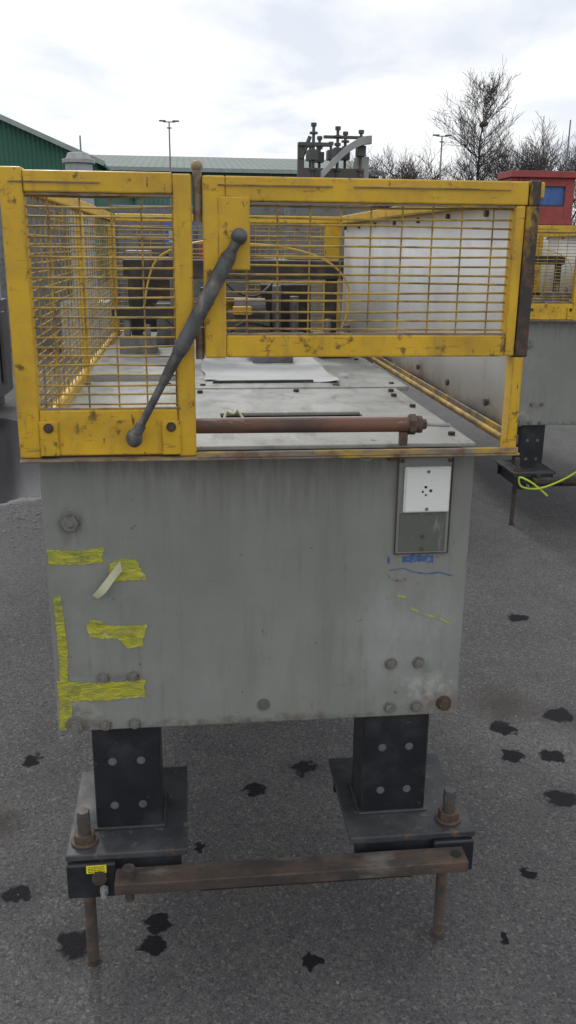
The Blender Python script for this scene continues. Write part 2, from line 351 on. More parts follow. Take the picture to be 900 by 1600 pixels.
    for x,z in ((-.197,.756),(-.134,.757),(-.198,.641),(-.135,.642)): hexbolt(m,x,z,Y,.0105,.008)
    for x,z in ((.433,.761),(.496,.761),(.435,.652),(.496,.652)): hexbolt(m,x,z,Y,.0105,.010)
    m.done("panel_bolts",BOLT,E,.0008)
    m=MB(); hexbolt(m,.560,.657,Y,.0135,.016); m.done("panel_rusty_bolt",BOLTR,E,.001)
    m=MB(); m.cyl((.149,Y,.673),(.149,Y-.002,.673),.0145,n=20); m.cyl((.149,Y-.002,.673),(.149,Y-.004,.673),.007,n=6); m.done("panel_plug",DKGREY,E)
    # ---- socket
    m=MB(); m.box((.427,-.006,1.020),(.546,-.0025,1.231)); m.done("socket_back_plate",GREY,E,.0015)
    m=MB(); m.box((.427,-.0085,1.020),(.4300,-.0061,1.231)); m.box((.543,-.0085,1.020),(.546,-.0061,1.231)); m.box((.4301,-.0085,1.020),(.5429,-.0061,1.0225)); m.done("socket_back_plate_rim",RUSTDK,E,.0008)
    m=MB(); m.box((.436,-.0085,1.026),(.537,-.0062,1.112)); m.done("socket_lower_plate",DKGREY,E,.001)
    m=MB(); m.box((.441,-.015,1.114),(.540,-.0065,1.214)); m.done("socket_faceplate",WHITEPL,E,.004,seg=3)
    m=MB(); m.box((.4445,-.0178,1.1175),(.5365,-.0151,1.2105)); m.done("socket_face_raised",WHITEPL,E,.002,seg=3)
    m=MB()
    for x,z,r in ((.486,1.171,.0030),(.480,1.161,.0024),(.497,1.163,.0032),(.487,1.154,.0022)): m.cyl((x,-.0179,z),(x,-.0185,z),r,n=14)
    m.done("socket_holes",HOLE,E)
    m=MB()
    for z in (1.204,1.123): m.cyl((.4905,-.0179,z),(.4905,-.0188,z),.0036,n=14)
    m.done("socket_face_screws",MGREY,E)
    m=MB()
    for x,z in ((.4365,1.225),(.538,1.225),(.487,1.031)): m.cyl((x,-.006,z),(x,-.0098,z),.004,n=10)
    m.cyl((.487,-.0085,1.06),(.487,-.0105,1.06),.004,n=10)
    m.done("socket_screws",BOLTR,E)
    # ---- interior mechanism
    m=MB()
    m.box((-.22,1.48,1.535),(.56,1.54,1.60)); m.box((-.20,1.49,1.27),(-.16,1.53,1.535)); m.box((.50,1.49,1.27),(.54,1.53,1.535))
    m.box((.05,1.6,1.27),(.09,1.64,1.50)); m.box((.15,1.60,1.30),(.44,1.66,1.335)); m.box((-.26,1.42,1.40),(.14,1.46,1.44)); m.box((.30,1.9,1.27),(.50,2.0,1.50)); m.box((-.24,2.02,1.27),(-.05,2.12,1.60))
    m.done("cross_beam",GRIMEBLK,E,.004)
    m=MB()
    for x in (-.24,.47):
        m.box((x,1.44,1.27),(x+.13,1.60,1.34)); m.cyl((x+.03,1.44,1.34),(x+.03,1.44,1.40),.012,n=12); m.cyl((x+.10,1.44,1.34),(x+.10,1.44,1.38),.012,n=6)
    m.box((.13,1.75,1.27),(.32,1.95,1.40)); m.box((-.12,1.8,1.27),(.0,1.98,1.43)); m.cyl((.18,1.74,1.42),(.30,1.74,1.42),.035,n=20); m.box((.22,1.3,1.26),(.36,1.42,1.30))
    m.box((.02,1.9,1.45),(.25,2.0,1.58)); m.cyl((.35,1.8,1.27),(.35,1.8,1.50),.018,n=14); m.cyl((.42,1.8,1.27),(.42,1.8,1.46),.018,n=14); m.cyl((-.05,1.75,1.3),(-.05,1.75,1.66),.014,n=12)
    m.done("clamp_blocks",MGREY,E,.003)
    m=MB(); m.box((.16,2.0,1.30),(.28,2.06,1.44)); m.box((.17,1.62,1.40),(.24,1.66,1.43)); m.done("mechanism_yellow_bracket",YEL,E,.003)
    m=MB(); m.cyl((.58,1.30,1.33),(.61,1.27,1.34),.030,n=24); m.cyl((.54,1.35,1.325),(.58,1.30,1.33),.009,n=10); m.cyl((.20,1.45,1.32),(.31,1.45,1.32),.03,n=20); m.done("handwheel",GRIMEBLK,E,.002)
    pts=[]
    for i in range(15):
        t=i/14; pts.append((.20+.36*math.sin(t*math.pi*.62)+.0*t,1.35,1.655-.02*t-.26*t**2.2))
    m=MB(); m.tube(pts,.0035); m.tube(spline([(.2,1.35,1.655),(.05,1.37,1.66),(-.1,1.4,1.60),(-.15,1.42,1.44)]),.0035); m.done("air_hose",HOSE,E,smooth=True)
    if detail:
        m=MB(); m.tube(spline([(-.12,1.45,1.45),(-.02,1.40,1.36),(.10,1.42,1.33),(.2,1.5,1.38),(.3,1.6,1.36)]),.006); m.tube(spline([(.10,1.7,1.60),(.16,1.62,1.50),(.25,1.58,1.47),(.33,1.7,1.52)]),.005); m.done("black_hose",GRIMEBLK,E,smooth=True)
        m=MB(); nx,ny=14,18; g=[]
        for i in range(nx+1):
            row=[]
            for j in range(ny+1):
                x=.045+.40*i/nx; y=.90+1.15*j/ny - .05*(i/nx)
                e=min(i,nx-i)/nx; z=1.2605+.008*max(0,.12-e)*8*(.5+.5*math.sin(j*1.3+i))+.0012*math.sin(i*2.1+j*.7)**2
                row.append(m.bm.verts.new((x+.006*math.sin(j*1.1),y+.004*math.sin(i*1.7),z)))
            g.append(row)
        for i in range(nx):
            for j in range(ny): m.bm.faces.new((g[i][j],g[i+1][j],g[i+1][j+1],g[i][j+1]))
        m.done("paper_sheet",PAPER,E,smooth=True)
        m=MB(); m.box((.07,.86,1.2595),(.37,.875,1.266),Matrix.Rotation(.02,3,'Z')); m.box((.42,.80,1.2592),(.44,.98,1.2612)); m.done("top_loose_strip",GRIMEBLK,E)
        m=MB(); m.tube(spline([(.08,.345,1.243),(.09,.375,1.262),(.105,.36,1.260),(.115,.39,1.262),(.13,.37,1.245)]),.0035); m.done("rag_strip",TAPEBACK,E,smooth=True)
        m=MB(); m.cyl((-.01,.004,1.302),(.465,.004,1.300),.0155,n=24); m.done("brown_pipe",COPPER,E,smooth=True)
        m=MB(); m.cyl((.448,.004,1.30),(.462,.004,1.30),.022,n=6); m.cyl((.465,.004,1.30),(.475,.004,1.30),.018,n=20); m.box((.43,-.004,1.257),(.446,.012,1.285)); m.cyl((.475,.004,1.30),(.485,.004,1.3),.011,n=6); m.done("pipe_union",BOLTR,E,.001)
        m=MB(); m.cyl((.48,.004,1.300),(.535,.004,1.297),.004,n=12); m.done("pipe_spindle",MLIGHT,E,smooth=True)
        a=Vector((.097,-.066,1.665)); b=Vector((-.106,-.078,1.296)); d=b-a
        P=lambda t:a+d*t
        m=MB(); m.sph(a,.0155); m.cyl(P(0),P(.075),.0095,n=14); m.cyl(P(.07),P(.10),.0105,.0145,n=20); m.cyl(P(.10),P(.55),.0145,n=24); m.cyl(P(.55),P(.58),.0145,.0115,n=20); m.cyl(P(.58),P(.72),.0115,.009,n=18)
        m.cyl(P(.72),P(.96),.0075,n=14)
        m.cyl(P(.93),P(.975),.0105,n=14); m.sph(P(1),.016,sc=(1,.55,1.15)); m.cyl(P(.30),P(.31),.0158,n=24); m.cyl(P(.52),P(.535),.0158,n=24)
        m.cyl(P(0),P(0)+Vector((0,.02,0)),.008,n=12); m.cyl(P(1),P(1)+Vector((0,.03,0)),.007,n=12)
        m.done("gas_strut",STRUT,E,smooth=True)
        def tape(nm,pts,mat=TAPE,y=-.0035):
            m=MB(); out=[]
            N=len(pts)
            for i in range(N):
                p,q=pts[i],pts[(i+1)%N]
                k=max(1,int(math.hypot(q[0]-p[0],q[1]-p[1])/.005))
                for j in range(k):
                    t=j/k; jj=.0 if j==0 else .0018
                    out.append((p[0]+(q[0]-p[0])*t+R.uniform(-jj,jj),y,p[1]+(q[1]-p[1])*t+R.uniform(-jj,jj)))
            m.poly(out); o=m.done(nm,mat,E); return o
        tape("tape_strip_1",[(-.296,1.050),(-.24,1.046),(-.181,1.052),(-.188,1.030),(-.184,1.018),(-.25,1.016),(-.296,1.018)])
        tape("tape_strip_2",[(-.172,1.016),(-.150,1.026),(-.118,1.024),(-.108,1.004),(-.096,.978),(-.14,.978),(-.178,.974)])
        tape("tape_strip_3",[(-.291,.945),(-.276,.948),(-.272,.90),(-.268,.84),(-.271,.77),(-.266,.70),(-.272,.634),(-.298,.634),(-.292,.70),(-.287,.80)])
        tape("tape_strip_4",[(-.228,.884),(-.21,.892),(-.18,.878),(-.145,.876),(-.10,.876),(-.106,.85),(-.112,.826),(-.142,.822),(-.165,.848),(-.20,.848),(-.222,.852)])
        tape("tape_strip_5",[(-.296,.752),(-.20,.744),(-.106,.748),(-.112,.728),(-.108,.706),(-.20,.702),(-.293,.704)],y=-.0042)
        m=MB()
        fl=[(-.150,-.006,1.024),(-.170,-.020,1.000),(-.196,-.026,.968),(-.209,-.016,.952)]
        fr=[(-.146,-.006,1.000),(-.164,-.024,.985),(-.180,-.032,.960),(-.198,-.02,.946)]
        for i in range(3):
            vs=[m.bm.verts.new(p) for p in (fl[i],fl[i+1],fr[i+1],fr[i])]; m.bm.faces.new(vs)
        bmesh.ops.remove_doubles(m.bm,verts=m.bm.verts[:],dist=.0005)
        o=m.done("tape_peeled_flap",TAPEBACK,E,smooth=True); sd=o.modifiers.new("s",'SUBSURF'); sd.levels=2; sd.render_levels=2; sd.boundary_smooth='PRESERVE_CORNERS'
        def mark(nm,pts,w,mat):
            m=MB()
            N=len(pts); dense=[]
            for i in range(N-1):
                for j in range(6):
                    t=j/6; dense.append((pts[i][0]*(1-t)+pts[i+1][0]*t+R.uniform(-.0006,.0006),pts[i][1]*(1-t)+pts[i+1][1]*t+R.uniform(-.0006,.0006)))
            dense.append(pts[-1])
            prev=None
            for i,(x,z) in enumerate(dense):
                ww=w*R.uniform(.5,1)*.5; yy=-.0027-i*.00003
                a=(m.bm.verts.new((x,yy,z-ww)),m.bm.verts.new((x+.0004,yy,z+ww)))
                if prev: m.bm.faces.new((prev[0],a[0],a[1],prev[1]))
                prev=a
            m.done(nm,mat,E)
        mark("blue_scribble",[(.420,.982),(.45,.987),(.475,.977),(.50,.972),(.53,.975),(.560,.966)],.003,BLUEINK)
        mark("blue_patch",[(.415,1.010),(.417,1.006),(.420,1.003)],.018,BLUEINK)
        mark("blue_smear",[(.447,1.006),(.475,1.009),(.50,1.007),(.515,1.006)],.020,BLUEINK)
        mark("red_scribble",[(.417,.972),(.425,.962),(.445,.957),(.458,.962)],.005,REDINK)
        mark("yellow_scribble_1",[(.415,.918),(.435,.925),(.462,.918)],.008,YINK)
        mark("yellow_scribble_2",[(.47,.894),(.50,.878),(.53,.870),(.56,.855)],.009,YINK)
        m=MB(); m.box((-.250,-.0722,.312),(-.206,-.0705,.3315)); m.done("foot_label",YLAB,E)
        m=MB()
        for k in range(4):
            x=-.246
            while x<-.212:
                w=R.uniform(.002,.006); m.box((x,-.0727,.3275-k*.0042),(min(x+w,-.210),-.0723,.329-k*.0042)); x+=w+.0015
        m.done("foot_label_print",BLKINK,E)
        m=MB(); m.tube(spline([(.34,-.02,1.247),(.345,-.022,1.235),(.365,-.02,1.232),(.375,-.02,1.246)]),.0013,6); m.done("loose_wire",MLIGHT,E)
        m=MB(); m.box((.40,-.035,1.232),(.42,-.0065,1.2465)); m.box((.42,-.03,1.238),(.56,-.007,1.2455)); m.done("panel_top_bracket",GRIMEBLK,E,.002)
    return E

M1=build_machine("metalworking_machine",(0,0,0),True)
M2=build_machine("metalworking_machine",(2.235,3.3,0),False)
m=MB(); m.tube(spline([(-.10,-.13,.22),(-.20,-.13,.30),(-.27,-.10,.33),(-.25,-.09,.27),(-.16,-.14,.27),(-.02,-.16,.33),(.12,-.18,.42),(.35,-.2,.50),(.6,-.2,.52)]),.006); m.done("lime_cord",CORD,M2,smooth=True)

# ---------------------------------------------------------------- rear machinery
E=empty("roller_straightening_machine",(0,0,0))
m=MB()
m.box((.70,4.9,.55),(1.40,6.6,1.55)); m.box((.76,5.0,1.55),(1.36,5.4,2.08)); m.box((.50,5.1,.9),(.70,5.6,1.5))
for x in (.75,1.27):
    for y in (5.0,6.4): m.box((x,y,0),(x+.1,y+.1,.55))
m.done("machine_body",MGREY,E,.01)
m=MB()
for i,(x,zt,y) in enumerate(((.925,2.49,5.0),(1.005,2.43,5.25),(1.10,2.47,5.0),(1.19,2.46,5.2),(1.27,2.45,5.0),(.97,2.40,5.5),(1.13,2.42,5.5))):
    m.cyl((x,y,2.05),(x,y,zt),.011,n=10); m.cyl((x,y,zt-.025),(x,y,zt),.022,n=6); m.cyl((x,y,zt-.075),(x,y,zt-.06),.03,n=12)
    m.box((x-.03,y-.05,2.24+i*.008),(x+.03,y+.05,2.31+i*.008)); m.cyl((x,y,2.17),(x,y,2.19),.028,n=6); m.cyl((x,y,2.34),(x,y,2.36),.024,n=8)
m.box((.815,5.0,2.05),(.86,5.05,2.36)); m.box((.815,4.98,2.335),(1.06,5.03,2.36)); m.box((.86,5.0,2.12),(1.30,5.06,2.19)); m.cyl((.84,5,2.25),(.90,5,2.40),.015,n=8)
m.box((1.0,5.0,2.39),(1.32,5.03,2.41))
m.done("adjusting_screws",MDARK,E,.002)
m=MB()
pr=None
for i in range(13):
    t=i/12; x=.97+.36*t; z=2.10+.25*math.sin(t*math.pi*.5)
    a=[m.bm.verts.new(p) for p in ((x,4.9,z),(x,4.9,z+.055),(x,4.96,z+.055),(x,4.96,z))]
    if pr:
        for k in range(4): m.bm.faces.new((pr[k],a[k],a[(k+1)%4],pr[(k+1)%4]))
    pr=a
m.box((1.26,5.08,2.08),(1.35,5.2,2.28)); m.box((.86,5.1,2.06),(.95,5.2,2.14))
m.done("curved_guard_arm",MLIGHT,E,.002)
E=empty("electrical_cabinet",(0,0,0))
m=MB(); m.box((.62,8.2,0),(1.22,8.9,2.33)); m.box((1.24,8.3,0),(1.62,8.9,2.27)); m.done("cabinet_box",MLIGHT,E,.01)
m=MB(); m.box((.66,8.185,.2),(1.18,8.199,2.25)); m.box((1.1,8.17,1.2),(1.13,8.184,1.35)); m.done("cabinet_door",MGREY,E,.004)
E=empty("conveyor_line",(0,0,0))
m=MB(); m.box((-.35,2.85,1.0),(.45,4.6,1.08)); m.box((-.3,2.9,1.08),(-.18,3.2,1.62)); m.box((.12,2.9,1.08),(.42,3.1,1.35)); m.box((-.1,3.4,1.08),(.3,3.6,1.5))
for x in (-.33,.37):
    for y in (2.86,4.4): m.box((x,y,0),(x+.08,y+.08,1.0))
m.done("conveyor_frame",MGREY,E,.005)
m=MB()
for i in range(8): m.cyl((-.33,3.0+i*.2,1.11),(.43,3.0+i*.2,1.11),.03,n=14)
m.cyl((.0,3.2,1.3),(.2,3.2,1.3),.12,n=20); m.box((-.28,3.6,1.1),(-.12,3.8,1.70)); m.box((.32,3.6,1.1),(.42,3.8,1.7))
for i in range(6): m.cyl((-.10+i*.08,3.7,1.5),(-.10+i*.08,3.7,1.64+.05*(i%3)),.015,n=10)
m.done("conveyor_rollers",MDARK,E,.002)
E=empty("blue_control_box",(0,0,0))
m=MB(); m.box((-.16,4.9,1.50),(.06,5.2,1.84)); m.cyl((-.05,5.05,0),(-.05,5.05,1.50),.04); m.done("box_and_post",BLUE,E,.006)
m=MB(); m.box((-.12,4.885,1.58),(.02,4.899,1.76)); m.done("box_panel",MLIGHT,E,.002)
E=empty("red_motor",(0,0,0))
m=MB(); m.cyl((.13,4.7,1.58),(.13,5.0,1.58),.09,n=20); m.cyl((.13,4.66,1.58),(.13,4.7,1.58),.05,n=16); m.box((.06,4.75,.0),(.20,4.95,1.50)); m.done("motor_body",REDP,E,.004)

# left side machines
E=empty("grey_press_column",(0,0,0))
m=MB(); m.cyl((-2.28,7.5,1.1),(-2.28,7.5,2.30),.44,n=40); m.cyl((-2.28,7.5,2.30),(-2.28,7.5,2.36),.47,n=40); m.cyl((-2.28,7.5,1.62),(-2.28,7.5,1.70),.46,n=40); m.done("column",MLIGHT,E,.006,smooth=True)
m=MB(); m.box((-3.0,7.2,.0),(-1.98,8.0,.16)); m.box((-2.9,7.3,.16),(-1.86,7.9,1.1)); m.box((-1.85,7.35,.3),(-1.81,7.5,1.0)); m.box((-1.859,7.28,.5),(-2.3,7.295,.95)); m.done("column_base",MDARK,E,.01)
E=empty("dust_extractor",(0,0,0))
m=MB(); m.cyl((-1.55,12.5,0),(-1.55,12.5,2.78),.20,n=28); m.cyl((-1.55,12.5,2.78),(-1.55,12.5,2.84),.24,n=28); m.cyl((-1.55,12.5,2.84),(-1.55,12.5,2.93),.19,.15,n=28); m.box((-1.9,12.2,0),(-1.2,12.9,.8)); m.done("drum",MLIGHT,E,.008,smooth=True)
E=empty("machine_housing",(0,0,0))
m=MB(); m.box((-3.4,13,0),(-1.9,15,2.35)); m.box((-1.2,13.5,0),(.9,15,2.25)); m.box((-3.3,12.97,.3),(-2.7,12.99,2.2)); m.box((-1.1,13.45,.4),(-.4,13.49,2.0)); m.box((-.2,13.45,1.2),(.1,13.49,1.9)); m.done("housing",MGREY,E,.02)

# ---------------------------------------------------------------- red cabin
E=empty("red_shipping_cabin",(0,0,0))
m=MB()
x0,x1,y0_,y1_,zt=7.78,9.36,20,20.9,3.42
m.box((x0,y0_,0),(x0+.72,y0_+.06,zt-.15)); m.box((x0+1.36,y0_,0),(x1,y0_+.06,zt-.15)); m.box((x0+.72,y0_,0),(x0+1.36,y0_+.06,2.62)); m.box((x0+.72,y0_,3.08),(x0+1.36,y0_+.06,zt-.15))
m.box((x0,y0_+.061,0),(x0+.06,y1_,zt-.15)); m.box((x1-.06,y0_+.061,0),(x1,y1_,zt-.15)); m.box((x0+.061,y1_-.06,0),(x1-.061,y1_,zt-.15)); m.box((x0-.06,y0_-.12,zt-.149),(x1+.06,y1_,zt))
m.box((x0-.02,y0_-.05,2.2),(x1+.02,y0_-.002,2.32))
for i in range(5): m.box((x0+.05+i*.13,y0_-.03,0),(x0+.10+i*.13,y0_-.001,2.19)); m.box((x0+.05+i*.13,y0_-.03,2.33),(x0+.10+i*.13,y0_-.001,zt-.16))
m.done("cabin_shell",REDP,E,.01)
m=MB(); m.box((x0+.70,y0_+.07,2.60),(x0+1.38,y0_+.10,3.10)); m.done("window_panel",BLUE,E)
m=MB(); m.box((x0+.72,y0_+.01,2.62),(x0+.76,y0_+.05,3.08)); m.box((x0+.76,y0_+.01,2.62),(x0+1.36,y0_+.05,2.66)); m.done("window_frame",DKRED,E)
E=empty("storage_tank",(0,0,0))
m=MB(); m.cyl((7.2,17.5,1.15),(9.8,17.5,1.15),.78,n=32); m.box((7.6,17.1,0),(7.9,17.9,.5)); m.box((9.0,17.1,0),(9.3,17.9,.5)); m.done("tank",GUTTER,E,smooth=True)

# ---------------------------------------------------------------- buildings
E=empty("green_shed",(0,0,0))
m=MB()
ex,ez,rx,rz=-3.75,5.0,-16,10.1
m.poly([(ex,40,0),(ex,40,ez),(rx,40,rz),(-28.3,40,ez),(-28.3,40,0)],30,(0,1,0)); m.done("shed_walls",GREENWALL,E)
m=MB()
for sgn,xx in ((1,ex+.35),(-1,-28.65)):
    zz=ez-.15
    m.poly([(xx,39.6,zz),(rx,39.6,rz),(rx,70.2,rz),(xx,70.2,zz)],.12,(0,0,1))
m.done("shed_roof",GREENWALL,E)
m=MB(); 
d=Vector((ex+.35-rx,0,ez-.15-rz)); L=d.length; ang=math.atan2(d.z,d.x)
for s in (1,-1):
    c=Vector((rx+s*(ex+.35-rx)/2,39.52,(rz+ez-.15)/2+.10))
    m.box((c.x-L/2,39.48,c.z-.10),(c.x+L/2,39.56,c.z+.10),Matrix.Rotation(-ang*s,3,'Y'))
m.done("shed_verge_trim",GUTTER,E)
m=MB(); m.box((-12,39.9,0),(-7.5,39.97,4.3)); m.done("shed_roller_door",GUTTER,E)
m=MB(); m.box((-7.2,39.88,1.2),(-6.2,39.96,2.2)); m.done("shed_window",DKRED,E)
E=empty("warehouse",(0,0,0))
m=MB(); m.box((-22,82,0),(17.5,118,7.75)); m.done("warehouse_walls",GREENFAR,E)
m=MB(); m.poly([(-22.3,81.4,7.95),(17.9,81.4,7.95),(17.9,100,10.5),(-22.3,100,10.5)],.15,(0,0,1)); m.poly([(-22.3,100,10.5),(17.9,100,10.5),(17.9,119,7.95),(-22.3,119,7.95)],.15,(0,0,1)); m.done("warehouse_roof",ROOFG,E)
m=MB(); m.box((-22.3,81.2,7.76),(17.9,81.39,8.05)); m.done("warehouse_gutter",GUTTER,E)
m=MB()
for i in range(5): m.box((-18+i*7,81.9,0),(-14+i*7,81.99,4.6))
m.done("warehouse_doors",GUTTER,E)

def lamp(x,y,h,name="street_lamp",arms=True):
    E=empty(name,(x,y,0)); m=MB(); m.cyl((0,0,0),(0,0,h),.11,.06,n=10); m.cyl((0,0,0),(0,0,.8),.16,n=10)
    if arms:
        m.box((-.5,-.05,h-.04),(.5,.05,h+.04))
    m.done("pole",POLE,E)
    if arms:
        m=MB()
        for s in (-1,1): m.box((s*.55-.28,-.15,h+.02),(s*.55+.28,.15,h+.13))
        m.box((-.2,-.15,h-.5),(.2,.15,h-.42)); m.done("lamp_heads",MGREY,E,.03)
lamp(-1.15,78,11.35); lamp(22.6,80,11.0)
lamp(-7.6,70,9.3,"mast_pole",False); lamp(34.2,80,12.6,"mast_pole",False)

# ---------------------------------------------------------------- bare trees
def tube4(bm,a,b,r0,r1,n=4):
    d=(b-a)
    if d.length<1e-4: return
    q=d.to_track_quat('Z','Y'); ring=[]
    for p,r in ((a,r0),(b,r1)):
        ring.append([bm.verts.new(p+q@Vector((math.cos(2*math.pi*k/n)*r,math.sin(2*math.pi*k/n)*r,0))) for k in range(n)])
    for k in range(n): bm.faces.new((ring[0][k],ring[0][(k+1)%n],ring[1][(k+1)%n],ring[1][k]))
def grow(bm,rnd,p,d,L,r,lev,up,minr,kids=2):
    segs=4; cur=p; dirn=d.normalized(); rr=r
    for s in range(segs):
        nd=(dirn+Vector((rnd.gauss(0,.12),rnd.gauss(0,.12),rnd.gauss(0,.06)+up*.08))).normalized()
        nx=cur+nd*(L/segs); r2=max(minr,rr*.82)
        tube4(bm,cur,nx,rr,r2,5 if lev>2 else 3)
        if lev>0:
            for k in range(kids if lev>1 else 2):
                if (s==0 and lev>2) or rnd.random()<.12: continue
                ax=Vector((rnd.gauss(0,1),rnd.gauss(0,1),rnd.gauss(0,.35)))
                bd=(nd*rnd.uniform(.6,1.0)+ax.normalized()*rnd.uniform(.5,.85)); bd.z+=up*.3
                grow(bm,rnd,nx,bd,L*rnd.uniform(.42,.62),max(minr,r2*.5),lev-1,up,minr,kids)
        cur=nx; dirn=nd; rr=r2
def tree(name,x,y,h,seed,spread=1.0,lev=3,r=.16,minr=.012,narrow=False):
    rnd=random.Random(seed); bm=bmesh.new()
    if narrow:
        cur=Vector((0,0,0)); n=20
        for i in range(n):
            nx=cur+Vector((rnd.gauss(0,.05),rnd.gauss(0,.05),h/n)); r0=r*(1-i/n)+.02; r1=r*(1-(i+1)/n)+.02
            tube4(bm,cur,nx,r0,r1,7)
            if i>=6:
                t=(i-6)/(n-6); Lb=h*.215*(math.sin(math.pi*(.24+.68*t)))*spread+.35
                for k in range(4):
                    a=rnd.uniform(0,6.28); bd=Vector((math.cos(a),math.sin(a),rnd.uniform(.6,1.2)))
                    grow(bm,rnd,nx,bd,Lb*rnd.uniform(.6,1.15),r1*.35+.012,2,.6,minr,2)
            cur=nx
    else:
        tr=h*.2; tube4(bm,Vector((0,0,0)),Vector((0,0,tr)),r,r*.8,8)
        for k in range(6):
            a=k*1.047+rnd.uniform(-.4,.4); bd=Vector((math.cos(a)*.5*spread,math.sin(a)*.5*spread,1))
            grow(bm,rnd,Vector((0,0,tr)),bd,h*rnd.uniform(.42,.58),r*.45,lev,.5,minr,2)
    me=bpy.data.meshes.new(name); bm.to_mesh(me); bm.free(); me.materials.append(BARK)
    o=bpy.data.objects.new(name,me); o.location=(x,y,0); col.objects.link(o); return o
T=tree("bare_tree",26.0,80,14.2,3,narrow=True,r=.24,minr=.013)
m=MB(); m.sph((.35,0,12.1),.34,12,(1,1,.75)); m.sph((.15,.1,12.0),.24,10); 
o=m.done("birds_nest",BARK,T)
for i,(x,y,h) in enumerate(((17.6,82,8.6),(18.9,84,9.4),(20.3,82,9.6),(21.8,84,9.2),(23.6,85,8.2),(29.6,80,10.5),(31.6,83,11.3),(33.5,81,10.6),(36,84,12),(38.5,82,11))):
    tree("bare_tree",x,y,h,20+i,lev=3,r=.15,minr=.013)
rnd=random.Random(5); bm=bmesh.new()
for i in range(220):
    x=rnd.uniform(16,60); y=rnd.uniform(84,92)
    grow(bm,rnd,Vector((x,y,0)),Vector((rnd.gauss(0,.3),0,1)),rnd.uniform(2.5,4.5),.05,2,.5,.018)
me=bpy.data.meshes.new("distant_scrub"); bm.to_mesh(me); bm.free(); me.materials.append(BARK)
col.objects.link(bpy.data.objects.new("distant_scrub",me))

